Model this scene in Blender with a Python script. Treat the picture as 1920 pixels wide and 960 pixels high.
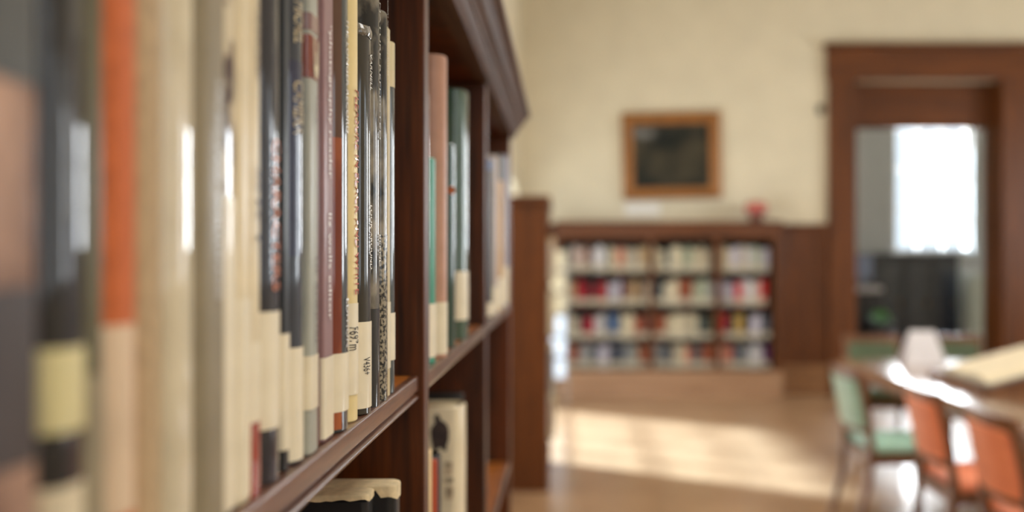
import bpy, bmesh, math, random
from mathutils import Vector, Matrix
random.seed(7)
for o in list(bpy.data.objects): bpy.data.objects.remove(o)
scene = bpy.context.scene
C = scene.collection

# ---------------------------------------------------------------- camera
F = 1867.0            # focal length in pixels of the 1920 px frame
VX, VY = 1060.0, 487.0  # where the shelf lines converge
H = 1.5               # camera height
cam_d = bpy.data.cameras.new('camera')
cam = bpy.data.objects.new('camera', cam_d); C.objects.link(cam)
cam.location = (0, 0, H)
cam.rotation_euler = (math.pi/2, 0, 0)
cam_d.sensor_width = 36.0
cam_d.lens = 36.0*F/1920.0
cam_d.shift_x = -(VX-960)/1920.0
cam_d.shift_y = (VY-480)/1920.0
cam_d.clip_start = 0.02
cam_d.dof.use_dof = True
cam_d.dof.focus_distance = 0.625
cam_d.dof.aperture_fstop = 3.6
scene.camera = cam

# ---------------------------------------------------------------- world, sun, daylight at the windows, added overhead fill, exposure
w = bpy.data.worlds.new('sky'); scene.world = w; w.use_nodes = True
w.node_tree.nodes['Background'].inputs[0].default_value = (0.80, 0.90, 1.0, 1)
w.node_tree.nodes['Background'].inputs[1].default_value = 1.5
scene.view_settings.view_transform = 'Standard'
scene.view_settings.look = 'None'
scene.view_settings.exposure = 0.0
scene.view_settings.gamma = 1.0
scene.view_settings.use_curve_mapping = False

def area(name, loc, direction, sx, sy, power, col=(0.97, 0.98, 1.0)):
    l = bpy.data.lights.new(name, 'AREA'); l.shape = 'RECTANGLE'
    l.size = sx; l.size_y = sy; l.energy = power; l.color = col
    o = bpy.data.objects.new(name, l); C.objects.link(o)
    o.location = loc
    o.rotation_euler = Vector(direction).to_track_quat('-Z', 'Y').to_euler()
    return o
# windows: (y0,y1,z0,z1) in the right wall at x=RW
RW, LW, FW, BW, CEIL = 7.5, -0.5, 11.1, -4.5, 4.7
RIGHT_WINDOWS = [(6.6, 9.2, 1.25, 3.05, 230), (3.2, 5.0, 1.25, 3.05, 25), (-1.6, 0.2, 1.25, 3.05, 20)]
LEFT_WINDOW = (7.55, 10.3, 0.04, 2.25)      # tall glazed opening in the left wall, past the low bookcase
for (y0, y1, z0, z1, pw_) in RIGHT_WINDOWS:
    area('window_daylight', (RW+0.34, (y0+y1)/2, (z0+z1)/2), (-1, 0, 0), y1-y0, z1-z0, pw_)
BACK_WINDOWS = [(0.8, 2.6, 1.25, 3.3), (4.2, 6.0, 1.25, 3.3)]
for (x0, x1, z0, z1) in BACK_WINDOWS:
    area('window_daylight', ((x0+x1)/2, BW-0.34, (z0+z1)/2), (0, 1, 0), x1-x0, z1-z0, 40)
area('window_daylight', (LW-0.34, 8.9, 1.15), (1, 0, 0), 2.75, 2.2, 90)
for (x, y) in ((1.6, -2.2), (1.6, 1.4), (4.8, -2.2), (4.8, 1.4), (0.7, 4.9)):  # unseen fill lights added overhead to brighten book labels and chair backs
    area('overhead_fill', (x, y, CEIL-0.12), (0, 0.0001, -1), 1.1, 1.1, 100 if y > 3 else 46, (1.0, 0.97, 0.92))
FR_WIN = (5.14, 6.33, 1.62, 3.60)      # window of the far room
FRY = 15.5
area('window_daylight', ((FR_WIN[0]+FR_WIN[1])/2, FRY+0.34, (FR_WIN[2]+FR_WIN[3])/2), (0, -1, 0), FR_WIN[1]-FR_WIN[0], FR_WIN[3]-FR_WIN[2], 220)
sun_d = bpy.data.lights.new('sun', 'SUN'); sun_d.energy = 29.0; sun_d.angle = math.radians(5); sun_d.color = (0.62, 0.81, 1.0)
sun = bpy.data.objects.new('sun', sun_d); C.objects.link(sun)
sun.location = (-12, 16, 10)
sun.rotation_euler = Vector((0.85, -0.53, -0.75)).to_track_quat('-Z', 'Y').to_euler()

# ---------------------------------------------------------------- helpers
def lin(c):
    r = []
    for v in c[:3]:
        v = v/255.0
        r.append(v/12.92 if v <= 0.04045 else ((v+0.055)/1.055)**2.4)
    return (r[0], r[1], r[2], 1.0)
MATS = {}
def mat(name, col, rough=0.5, coat=0.0, var=0.12, scale=30.0, bump=0.0, metallic=0.0, stretch=(1, 1, 1), coat_rough=0.08, spec=0.5):
    key = name
    if key in MATS: return MATS[key]
    m = bpy.data.materials.new(name); m.use_nodes = True
    nt = m.node_tree; b = nt.nodes['Principled BSDF']
    tc = nt.nodes.new('ShaderNodeTexCoord'); mp = nt.nodes.new('ShaderNodeMapping')
    mp.inputs['Scale'].default_value = stretch
    nz = nt.nodes.new('ShaderNodeTexNoise'); nz.inputs['Scale'].default_value = scale; nz.inputs['Detail'].default_value = 4
    nt.links.new(tc.outputs['Object'], mp.inputs[0]); nt.links.new(mp.outputs[0], nz.inputs['Vector'])
    rp = nt.nodes.new('ShaderNodeValToRGB')
    c = lin(col)
    rp.color_ramp.elements[0].position = 0.3; rp.color_ramp.elements[1].position = 0.7
    rp.color_ramp.elements[0].color = tuple(max(0, v*(1-var)) for v in c[:3])+(1,)
    rp.color_ramp.elements[1].color = tuple(min(1, v*(1+var)) for v in c[:3])+(1,)
    nt.links.new(nz.outputs[0], rp.inputs[0]); nt.links.new(rp.outputs[0], b.inputs['Base Color'])
    b.inputs['Roughness'].default_value = rough; b.inputs['Metallic'].default_value = metallic
    b.inputs['Coat Weight'].default_value = coat; b.inputs['Coat Roughness'].default_value = coat_rough
    b.inputs['Specular IOR Level'].default_value = spec
    if bump:
        bp = nt.nodes.new('ShaderNodeBump'); bp.inputs['Strength'].default_value = bump; bp.inputs['Distance'].default_value = 0.002
        nt.links.new(nz.outputs[0], bp.inputs['Height']); nt.links.new(bp.outputs[0], b.inputs['Normal'])
    MATS[key] = m
    return m
def wood(name, c0, c1, axis='z', rough=0.45, coat=0.1, scale=14.0, bump=0.25, spec=0.3):
    if name in MATS: return MATS[name]
    m = bpy.data.materials.new(name); m.use_nodes = True
    nt = m.node_tree; b = nt.nodes['Principled BSDF']
    tc = nt.nodes.new('ShaderNodeTexCoord'); mp = nt.nodes.new('ShaderNodeMapping')
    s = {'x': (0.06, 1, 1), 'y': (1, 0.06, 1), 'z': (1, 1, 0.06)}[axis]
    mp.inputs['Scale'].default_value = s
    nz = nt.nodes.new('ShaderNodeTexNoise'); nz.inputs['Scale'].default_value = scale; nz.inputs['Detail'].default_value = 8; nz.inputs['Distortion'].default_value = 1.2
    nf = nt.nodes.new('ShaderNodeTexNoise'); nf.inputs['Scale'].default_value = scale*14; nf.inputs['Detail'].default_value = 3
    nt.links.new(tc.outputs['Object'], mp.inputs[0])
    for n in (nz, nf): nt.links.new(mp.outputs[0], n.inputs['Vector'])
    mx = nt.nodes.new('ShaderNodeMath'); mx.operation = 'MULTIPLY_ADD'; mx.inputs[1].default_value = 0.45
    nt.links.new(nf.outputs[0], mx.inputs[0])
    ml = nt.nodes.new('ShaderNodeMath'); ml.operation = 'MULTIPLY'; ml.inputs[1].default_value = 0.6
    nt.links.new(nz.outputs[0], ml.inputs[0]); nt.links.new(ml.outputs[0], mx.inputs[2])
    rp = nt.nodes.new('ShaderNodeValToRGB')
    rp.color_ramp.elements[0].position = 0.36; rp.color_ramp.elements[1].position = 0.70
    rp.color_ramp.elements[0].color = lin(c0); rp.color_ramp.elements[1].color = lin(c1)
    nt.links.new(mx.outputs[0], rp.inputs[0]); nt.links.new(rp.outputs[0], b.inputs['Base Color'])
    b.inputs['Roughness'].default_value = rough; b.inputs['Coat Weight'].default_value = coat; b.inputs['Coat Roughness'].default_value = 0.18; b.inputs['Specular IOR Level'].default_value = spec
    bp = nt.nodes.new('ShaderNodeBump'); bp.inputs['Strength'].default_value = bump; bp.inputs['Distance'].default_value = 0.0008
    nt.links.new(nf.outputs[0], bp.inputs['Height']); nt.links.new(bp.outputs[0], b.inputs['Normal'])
    MATS[name] = m
    return m

class MB:
    """collects geometry, then builds ONE mesh object"""
    def __init__(self): self.bm = bmesh.new()
    def box(self, x0, x1, y0, y1, z0, z1, bev=0.0):
        r = bmesh.ops.create_cube(self.bm, size=1.0)
        for v in r['verts']:
            v.co = Vector((x0+(v.co.x+.5)*(x1-x0), y0+(v.co.y+.5)*(y1-y0), z0+(v.co.z+.5)*(z1-z0)))
        if bev:
            es = list({e for v in r['verts'] for e in v.link_edges})
            bmesh.ops.bevel(self.bm, geom=es, offset=bev, segments=2, affect='EDGES', profile=0.5)
        return self
    def prism(self, pts, axis, a0, a1):
        """closed polygon extruded along an axis; pts are the two other coordinates in xyz order"""
        def mk(p, a):
            if axis == 'y': return Vector((p[0], a, p[1]))
            if axis == 'x': return Vector((a, p[0], p[1]))
            return Vector((p[0], p[1], a))
        A = [self.bm.verts.new(mk(p, a0)) for p in pts]; B = [self.bm.verts.new(mk(p, a1)) for p in pts]
        n = len(pts)
        for i in range(n): self.bm.faces.new((A[i], A[(i+1) % n], B[(i+1) % n], B[i]))
        self.bm.faces.new(A); self.bm.faces.new(B[::-1])
        return self
    def lathe(self, prof, cx=0, cy=0, seg=24):
        rings = []
        for r, z in prof:
            rings.append([self.bm.verts.new((cx+r*math.cos(2*math.pi*k/seg), cy+r*math.sin(2*math.pi*k/seg), z)) for k in range(seg)])
        for a, b in zip(rings, rings[1:]):
            for k in range(seg): self.bm.faces.new((a[k], a[(k+1) % seg], b[(k+1) % seg], b[k]))
        self.bm.faces.new(rings[0][::-1]); self.bm.faces.new(rings[-1])
        return self
    def loft(self, secs):
        """secs: list of closed loops (same count) joined in order, both ends capped"""
        R = [[self.bm.verts.new(p) for p in s] for s in secs]
        n = len(R[0])
        for a, b in zip(R, R[1:]):
            for k in range(n): self.bm.faces.new((a[k], a[(k+1) % n], b[(k+1) % n], b[k]))
        self.bm.faces.new(R[0][::-1]); self.bm.faces.new(R[-1])
        return self
    def strip(self, pts, z0, z1):
        """open vertical strip (a paper band) following pts in plan"""
        A = [self.bm.verts.new((p[0], p[1], z0)) for p in pts]; B = [self.bm.verts.new((p[0], p[1], z1)) for p in pts]
        for i in range(len(pts)-1): self.bm.faces.new((A[i], A[i+1], B[i+1], B[i]))
        return self
    def build(self, name, m, parent=None, loc=None, smooth=False):
        bmesh.ops.recalc_face_normals(self.bm, faces=self.bm.faces[:])
        me = bpy.data.meshes.new(name); self.bm.to_mesh(me); self.bm.free()
        if smooth:
            for p in me.polygons: p.use_smooth = True
            try: me.set_sharp_from_angle(angle=math.radians(35))
            except Exception: pass
        me.materials.append(m)
        o = bpy.data.objects.new(name, me); C.objects.link(o)
        if parent: o.parent = parent
        if loc: o.location = loc
        return o
def tag(o, label, cat, group=None, kind=None):
    o['label'] = label; o['category'] = cat
    if group: o['group'] = group
    if kind: o['kind'] = kind
    return o
def struct(o): o['kind'] = 'structure'; return o
def empty(name, loc=(0, 0, 0), rz=0.0, parent=None):
    o = bpy.data.objects.new(name, None); C.objects.link(o); o.location = loc; o.rotation_euler = (0, 0, rz)
    o.empty_display_size = 0.02
    if parent: o.parent = parent
    return o
def copy_tree(o, parent=None):
    c = o.copy(); C.objects.link(c)
    if parent: c.parent = parent
    for ch in [x for x in bpy.data.objects if x.parent == o]: copy_tree(ch, c)
    return c
def zpx(y, Y): return H-(y-VY)*Y/F          # height of pixel row y at depth Y
def ypx(x, X): return F*abs(X)/(VX-x) if X < 0 else F*X/(x-VX)   # depth where a plane x=X shows at pixel column x
def text_mesh(s, m, name, parent, fit_len, max_h, origin, xdir, ydir, thick=0.0):
    cu = bpy.data.curves.new('t', 'FONT'); cu.body = s; cu.size = 1.0; cu.resolution_u = 2
    ob = bpy.data.objects.new('t', cu); C.objects.link(ob)
    dg = bpy.context.evaluated_depsgraph_get()
    me = bpy.data.meshes.new_from_object(ob.evaluated_get(dg))
    bpy.data.objects.remove(ob)
    xs = [v.co.x for v in me.vertices]; ys = [v.co.y for v in me.vertices]
    x0, x1, y0, y1 = min(xs), max(xs), min(ys), max(ys)
    sx = fit_len/(x1-x0); sy = max_h/(y1-y0)
    xd, yd = Vector(xdir), Vector(ydir)
    for v in me.vertices:
        v.co = Vector(origin)+xd*((v.co.x-x0)*sx)+yd*((v.co.y-(y0+y1)/2)*sy)
    me.materials.clear(); me.materials.append(m)
    o = bpy.data.objects.new(name, me); C.objects.link(o); o.parent = parent
    return o

# ---------------------------------------------------------------- shared materials
M_WALL = mat('cream_plaster', (214, 203, 176), 0.85, var=0.04, scale=3, bump=0.1)
M_CEIL = mat('white_ceiling', (235, 230, 218), 0.9, var=0.03, scale=3)
M_GREYWALL = mat('grey_plaster', (190, 190, 188), 0.9, var=0.04, scale=3)
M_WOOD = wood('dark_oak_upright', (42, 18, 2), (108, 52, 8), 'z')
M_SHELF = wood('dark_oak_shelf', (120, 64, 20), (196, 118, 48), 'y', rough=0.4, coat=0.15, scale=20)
M_EDGE = wood('oak_moulding', (60, 34, 20), (116, 74, 50), 'y', rough=0.36, coat=0.45, scale=30)
M_FARWOOD = wood('red_brown_oak', (60, 30, 7), (116, 63, 20), 'z', rough=0.45, coat=0.1)
M_FARWOODX = wood('red_brown_oak_rail', (60, 30, 7), (116, 63, 20), 'x', rough=0.45, coat=0.1)
M_SHADESHELF = wood('oak_gap_shade', (22, 12, 6), (48, 26, 12), 'x', rough=0.6, coat=0.0)  # oak darkened in its colour for the shade between the far book rows
M_PLINTHGLOW = wood('oak_plinth_glow', (136, 100, 72), (176, 138, 106), 'x', rough=0.4, coat=0.2)  # plinth oak lightened in its colour for the glow off the sunlit floor
M_CHAIRWOOD = wood('chair_walnut', (84, 52, 30), (140, 94, 60), 'z', rough=0.35, coat=0.3)
M_TABLE = wood('table_top_oak', (120, 84, 56), (160, 118, 82), 'y', rough=0.16, coat=0.9, scale=8, bump=0.05)
M_PAGES = mat('book_pages', (206, 190, 150), 0.9, var=0.12, scale=200, stretch=(1, 8, 0.2))
M_LABEL = mat('spine_label_paper', (222, 210, 180), 0.45, coat=0.25, var=0.05, scale=60)
M_INK = mat('black_ink', (30, 26, 24), 0.6)
M_GLASS = None

# ---------------------------------------------------------------- room shell
def floor_material():
    m = bpy.data.materials.new('polished_floor'); m.use_nodes = True
    nt = m.node_tree; b = nt.nodes['Principled BSDF']
    tc = nt.nodes.new('ShaderNodeTexCoord'); nz = nt.nodes.new('ShaderNodeTexNoise')
    nz.inputs['Scale'].default_value = 2.5; nz.inputs['Detail'].default_value = 6
    nt.links.new(tc.outputs['Object'], nz.inputs['Vector'])
    rp = nt.nodes.new('ShaderNodeValToRGB')
    rp.color_ramp.elements[0].position = 0.3; rp.color_ramp.elements[1].position = 0.75
    rp.color_ramp.elements[0].color = lin((152, 118, 86)); rp.color_ramp.elements[1].color = lin((176, 142, 108))
    nt.links.new(nz.outputs[0], rp.inputs[0]); nt.links.new(rp.outputs[0], b.inputs['Base Color'])
    b.inputs['Roughness'].default_value = 0.33; b.inputs['Coat Weight'].default_value = 0.25; b.inputs['Coat Roughness'].default_value = 0.15
    return m
M_FLOOR = floor_material()
struct(MB().box(LW-0.3, RW+0.3, BW-0.3, 16.2, -0.1, 0).build('floor', M_FLOOR))
struct(MB().box(LW-0.3, RW+0.3, BW-0.3, FW+0.4, CEIL, CEIL+0.1).build('ceiling', M_CEIL))
def wall_with_holes(name, m, plane, a0, a1, z0, z1, t0, t1, holes):
    """a wall made of boxes round rectangular openings; plane 'x' = wall normal along x (a is y)"""
    mb = MB()
    def bx(p0, p1, q0, q1):
        if p1-p0 < 1e-4 or q1-q0 < 1e-4: return
        if plane == 'x': mb.box(t0, t1, p0, p1, q0, q1)
        else: mb.box(p0, p1, t0, t1, q0, q1)
    cur = a0
    for (h0, h1, hz0, hz1) in sorted(holes):
        bx(cur, h0, z0, z1); bx(h0, h1, z0, hz0); bx(h0, h1, hz1, z1); cur = h1
    bx(cur, a1, z0, z1)
    return struct(mb.build(name, m))
wall_with_holes('wall_left', M_WALL, 'x', BW-0.3, FW+0.4, 0, CEIL, LW-0.3, LW, [LEFT_WINDOW])
wall_with_holes('wall_right', M_WALL, 'x', BW-0.3, FW+0.4, 0, CEIL, RW, RW+0.3, [q[:4] for q in RIGHT_WINDOWS])
wall_with_holes('wall_back', M_WALL, 'y', LW, RW, 0, CEIL, BW-0.3, BW, BACK_WINDOWS)
DX0, DX1, DZ = 3.21, 4.86, 3.50          # doorway in the far wall
wall_with_holes('wall_far', M_WALL, 'y', LW, RW, 0, CEIL, FW, FW+0.4, [(DX0, DX1, 0.0, DZ)])
# room beyond the doorway
struct(MB().box(1.3, 1.6, FW+0.4, FRY+0.3, 0, CEIL).build('wall_beyond_left', M_GREYWALL))
struct(MB().box(RW+0.3, RW+0.6, FW+0.4, FRY+0.3, 0, CEIL).build('wall_beyond_right', M_GREYWALL))
struct(MB().box(1.3, RW+0.6, FW+0.4, FRY+0.3, CEIL, CEIL+0.1).build('ceiling_beyond', M_CEIL))
wall_with_holes('wall_beyond_far', M_GREYWALL, 'y', 1.6, RW+0.3, 0, CEIL, FRY, FRY+0.3, [FR_WIN])

# windows: frame, muntins and panes
def glass_material():
    m = bpy.data.materials.new('window_glass'); m.use_nodes = True
    nt = m.node_tree; nt.nodes.clear()
    out = nt.nodes.new('ShaderNodeOutputMaterial'); mx = nt.nodes.new('ShaderNodeMixShader')
    t = nt.nodes.new('ShaderNodeBsdfTransparent'); g = nt.nodes.new('ShaderNodeBsdfGlossy')
    g.inputs['Roughness'].default_value = 0.02; mx.inputs[0].default_value = 0.06
    t.inputs[0].default_value = (0.97, 0.99, 1, 1)
    nt.links.new(t.outputs[0], mx.inputs[1]); nt.links.new(g.outputs[0], mx.inputs[2]); nt.links.new(mx.outputs[0], out.inputs[0])
    return m
M_GLASS = glass_material()
M_WFRAME = mat('white_window_paint', (228, 226, 220), 0.5, var=0.02)
wn = [0]
def window(plane, a0, a1, z0, z1, t, sgn, m_frame=M_WFRAME, cols=3, rows=3):
    wn[0] += 1
    root = struct(empty('window_%d' % wn[0], (0, 0, 0)))
    def bx(mb, p0, p1, q0, q1, d0, d1):
        if plane == 'x': mb.box(min(t+sgn*d0, t+sgn*d1), max(t+sgn*d0, t+sgn*d1), p0, p1, q0, q1)
        else: mb.box(p0, p1, min(t+sgn*d0, t+sgn*d1), max(t+sgn*d0, t+sgn*d1), q0, q1)
    mb = MB(); f = 0.05
    bx(mb, a0, a0+f, z0, z1, 0.1, 0.2); bx(mb, a1-f, a1, z0, z1, 0.1, 0.2)
    bx(mb, a0+f, a1-f, z0, z0+f, 0.1, 0.2); bx(mb, a0+f, a1-f, z1-f, z1, 0.1, 0.2)
    mb.build('window_frame', m_frame, root)
    for i in range(1, cols):
        p = a0+(a1-a0)*i/cols; mb = MB(); bx(mb, p-0.011, p+0.011, z0+f, z1-f, 0.12, 0.17); mb.build('muntin', m_frame, root)
    for j in range(1, rows):
        q = z0+(z1-z0)*j/rows; mb = MB(); bx(mb, a0+f, a1-f, q-0.011, q+0.011, 0.125, 0.165); mb.build('muntin', m_frame, root)
    for i in range(cols):
        for j in range(rows):
            mb = MB()
            bx(mb, a0+(a1-a0)*i/cols+0.012, a0+(a1-a0)*(i+1)/cols-0.012, z0+(z1-z0)*j/rows+0.012, z0+(z1-z0)*(j+1)/rows-0.012, 0.143, 0.147)
            mb.build('pane', M_GLASS, root)
    mb = MB(); bx(mb, a0-0.05, a1+0.05, z0-0.05, z0, -0.06, 0.1); mb.build('window_sill', m_frame, root)
for (y0, y1, z0, z1, _p) in RIGHT_WINDOWS: window('x', y0, y1, z0, z1, RW, 1)
for (x0, x1, z0, z1) in BACK_WINDOWS: window('y', x0, x1, z0, z1, BW, -1)
window('y', *FR_WIN, FRY, 1)
window('x', *LEFT_WINDOW, LW, -1, cols=4, rows=4)

# doorway casing, transom, wainscot
dr = struct(empty('door_1', (0, 0, 0)))
CX0, CX1, CZ = 2.92, 5.16, 3.85
MB().box(CX0, DX0+0.02, FW-0.07, FW, 0, CZ-0.3, 0.008).build('casing_jamb', M_FARWOOD, dr)
MB().box(DX1-0.02, CX1, FW-0.07, FW, 0, CZ-0.3, 0.008).build('casing_jamb', M_FARWOOD, dr)
MB().box(CX0-0.02, CX1+0.02, FW-0.075, FW, CZ-0.35, CZ, 0.008).build('casing_head', M_FARWOODX, dr)
MB().box(CX0-0.05, CX1+0.05, FW-0.11, FW, CZ, CZ+0.05, 0.008).build('casing_cap', M_FARWOODX, dr)
MB().box(DX0, DX0+0.03, FW, FW+0.4, 0, DZ).build('jamb_lining', M_FARWOOD, dr)
MB().box(DX1-0.03, DX1, FW, FW+0.4, 0, DZ).build('jamb_lining', M_FARWOOD, dr)
MB().box(DX0+0.03, DX1-0.03, FW+0.16, FW+0.22, 2.98, 3.06, 0.006).build('transom_bar', M_FARWOODX, dr)
MB().box(DX0+0.03, DX1-0.03, FW+0.18, FW+0.22, 3.06, DZ).build('transom_panel', M_FARWOODX, dr)
wz = 1.9
ws = struct(empty('trim_1', (0, 0, 0)))
MB().box(LW, CX0, FW-0.02, FW, 0.33, wz-0.06).build('panel_board', M_FARWOOD, ws)
for x in (2.36, 2.82): MB().box(x, x+0.09, FW-0.04, FW-0.02, 0.33, wz-0.06, 0.004).build('stile', M_FARWOOD, ws)
MB().box(LW, CX0, FW-0.06, FW, wz-0.06, wz, 0.008).build('cap_rail', M_FARWOODX, ws)
ws2 = struct(empty('trim_2', (0, 0, 0)))
MB().box(CX1, RW, FW-0.02, FW, 0.33, wz-0.06).build('panel_board', M_FARWOOD, ws2)
MB().box(CX1, RW, FW-0.06, FW, wz-0.06, wz, 0.008).build('cap_rail', M_FARWOODX, ws2)
struct(MB().box(LW, CX0, FW-0.05, FW, 0, 0.33, 0.006).build('baseboard_far', wood('oak_baseboard_glow', (112, 76, 46), (150, 106, 68), 'x')))  # glow from the bright floor is put into this lighter baseboard tone
struct(MB().box(CX1, RW, FW-0.05, FW, 0, 0.33, 0.006).build('baseboard_far', MATS['oak_baseboard_glow']))
struct(MB().box(LW, LW+0.03, 2.3, 6.4, 0, 0.2, 0.006).build('baseboard_left', M_FARWOOD))

# ---------------------------------------------------------------- tall bookcase
FX = -0.115                 # plane of the uprights' front edges
SX = -0.1198                # front of the first bay's shelf
SZ = H-0.0945               # top of the shelf in view
YB = [0.150, 0.176, 0.813, 0.839, 1.432, 1.470, 2.060, 2.098]    # upright faces
tall = empty('tall_bookcase', (FX-0.19, 1.2, 0))
tag(tall, 'tall dark oak bookcase with moulded cornice running along the left wall', 'bookcase')
T = tall.location
def tpart(mb, name, m, smooth=False):
    o = mb.build(name, m, tall, smooth=smooth)
    o.matrix_parent_inverse = Matrix.Translation(-T)
    return o
BK = -0.485
for i in range(4):
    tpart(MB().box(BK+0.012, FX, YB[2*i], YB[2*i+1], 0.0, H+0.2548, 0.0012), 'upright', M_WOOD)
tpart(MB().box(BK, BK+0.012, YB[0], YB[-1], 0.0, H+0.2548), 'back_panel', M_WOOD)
SHELVES = [SZ, SZ-0.325, SZ-0.66, SZ-1.0, 0.12]
def arc(cx, cz, r, a0, a1, n=5):
    return [(cx+r*math.cos(math.radians(a0+(a1-a0)*i/n)), cz+r*math.sin(math.radians(a0+(a1-a0)*i/n))) for i in range(n+1)]
def ledge_profile(sx, z):
    return arc(sx-0.0014, z-0.0014, 0.0014, 90, 0)+[(sx, z-0.0116), (sx-0.0010, z-0.0124), (sx-0.0032, z-0.0130), (sx-0.0032, z-0.0148)]+arc(sx-0.0014, z-0.0174, 0.0018, 90, -40)+[(sx-0.0018, z-0.0202)]
for k, z in enumerate(SHELVES):
    # first bay: shelf board and, proud in front, a moulded edge
    y0, y1 = YB[1]+0.001, YB[2]-0.001
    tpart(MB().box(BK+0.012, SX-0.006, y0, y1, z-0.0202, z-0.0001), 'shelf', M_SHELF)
    pr = ledge_profile(SX, z)
    pr = [(SX-0.006, z)]+pr+[(SX-0.006, z-0.0202)]
    tpart(MB().prism(pr, 'y', y0, y1-0.002), 'shelf_edge', M_EDGE, True)
    for b in (1, 2):
        y0, y1 = YB[2*b+1]+0.0005, YB[2*b+2]-0.0005
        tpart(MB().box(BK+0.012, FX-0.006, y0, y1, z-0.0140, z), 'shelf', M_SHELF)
        fx = FX-0.0004
        pr = [(fx-0.006, z), (fx-0.001, z), (fx, z-0.001), (fx, z-0.0095), (fx-0.0015, z-0.0105), (fx, z-0.0115), (fx-0.0008, z-0.0140), (fx-0.006, z-0.0140)]
        tpart(MB().prism(pr, 'y', y0, y1), 'shelf_edge', M_EDGE)
# ceiling board over the bays and the cornice
tpart(MB().box(BK, -0.128, YB[0]-0.01, YB[-1], H+0.2550, H+0.270), 'top_board', M_WOOD)
cp = [(-0.128, .2550), (-0.1100, .2550), (-0.1092, .2562), (-0.1050, .2620), (-0.1005, .2705), (-0.0985, .2712), (-0.0978, .2745), (-0.0925, .2805), (-0.0905, .2812), (-0.0880, .2860),
      (-0.0835, .2935), (-0.0795, .2975), (-0.0772, .2985), (-0.0748, .2990), (-0.0740, .3070), (-0.0752, .3085), (-0.128, .3085)]
tpart(MB().prism([(x, H+z) for x, z in cp], 'y', YB[0]-0.03, YB[-1]+0.004), 'cornice', wood('cornice_oak', (66, 44, 32), (104, 76, 58), 'y', rough=0.55, coat=0.0, spec=0.25))
tpart(MB().box(BK, -0.128, YB[0]-0.02, YB[-1]+0.002, H+0.2702, H+0.3083), 'top_cap', M_WOOD)

# ---------------------------------------------------------------- books
def book_material(col, kind='gloss'):
    nm = 'cover_%d_%d_%d_%s' % (col[0], col[1], col[2], kind)
    if kind == 'gloss': return mat(nm, col, 0.5, coat=1.0, var=0.10, scale=40, coat_rough=0.04, spec=0.15)
    if kind == 'satin': return mat(nm, col, 0.5, coat=0.2, var=0.10, scale=40, coat_rough=0.2, spec=0.25)
    return mat(nm, col, 0.75, coat=0.0, var=0.15, scale=180, bump=0.25)
def speckle(name, c0, c1, scale, stretch=(1, 1, 1), lo=0.42, hi=0.58):
    if name in MATS: return MATS[name]
    m = mat(name, c0, 0.5, coat=0.8, scale=scale, stretch=stretch, coat_rough=0.05, spec=0.15)
    rp = [n for n in m.node_tree.nodes if n.type == 'VALTORGB'][0]
    rp.color_ramp.elements[0].position = lo; rp.color_ramp.elements[1].position = hi
    rp.color_ramp.elements[0].color = lin(c0); rp.color_ramp.elements[1].color = lin(c1)
    return m
def spine_profile(t, r, n=9):
    """plan outline of the spine end (local: x outward, y along the shelf), near board to far board, spine face at x=0"""
    return [(x, y) for x, y, a in spine_normals(t, r, n)]
def spine_normals(t, r, n=9):
    """r: plain number = rounded corners; (r, ax) = a spine that bulges ax outward"""
    r, ax = r if isinstance(r, tuple) else (r, r)
    if r > t*0.46: ax, r = ax*t*0.46/r, t*0.46
    pts = []
    for k in range(2*n+2):
        a = -math.pi/2+math.pi/2*k/n if k <= n else math.pi/2*(k-n-1)/n
        yc = -t/2+r if k <= n else t/2-r
        pts.append((-ax+ax*math.cos(a), yc+r*math.sin(a), math.atan2(math.sin(a)/r, max(1e-9, math.cos(a)/ax))))
    return pts
def bulge(t, r):
    r, ax = r if isinstance(r, tuple) else (r, r)
    return ax*t*0.46/r if r > t*0.46 else ax
def make_book(t, h, d, m_cover, r=0.003, m_pages=None, shell=0.0022, bev=0.0015):
    """cover shell (two boards and a spine, open at head, tail and fore-edge) and page block; origin at foot of the spine face"""
    shell = min(shell, t*0.2)
    out = [(-d, -t/2)]+spine_profile(t, r)+[(-d, t/2)]
    inn = [(-d, t/2-shell)]+[(x-shell, y) for x, y in reversed(spine_profile(t-2*shell, (max(min((r[0] if isinstance(r, tuple) else r), t*.46)-shell, 0.0008), max(bulge(t, r)-shell, 0.0008))))]+[(-d, -t/2+shell)]
    def ring(z, ins):
        o2 = [(x-(ins if i not in (0, len(out)-1) else 0), y*(1-2*ins/t)) for i, (x, y) in enumerate(out)]
        return [(x, y, z) for x, y in o2+inn]
    cov = MB().loft([ring(0, bev*0.6), ring(bev*0.6, 0), ring(h-bev, 0), ring(h-bev*0.3, bev*0.5), ring(h, bev)])
    pg = MB().box(-d+0.004, -max(shell, bulge(t, r)*0.8)-0.0006, -t/2+shell+0.06*t, t/2-shell-0.06*t, 0.003, h-0.004)
    return cov, pg
def band_pts(t, r, off, wrap, n0=0, n1=None):
    p = [(x+off*math.cos(a), y+off*math.sin(a)) for x, y, a in spine_normals(t, r)]
    w2 = max(wrap, bulge(t, r)+0.003)
    if n1: return [(-w2, -t/2-off)]+p[:n1]
    return [(-w2, -t/2-off)]+p+[(-w2, t/2+off)]
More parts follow.
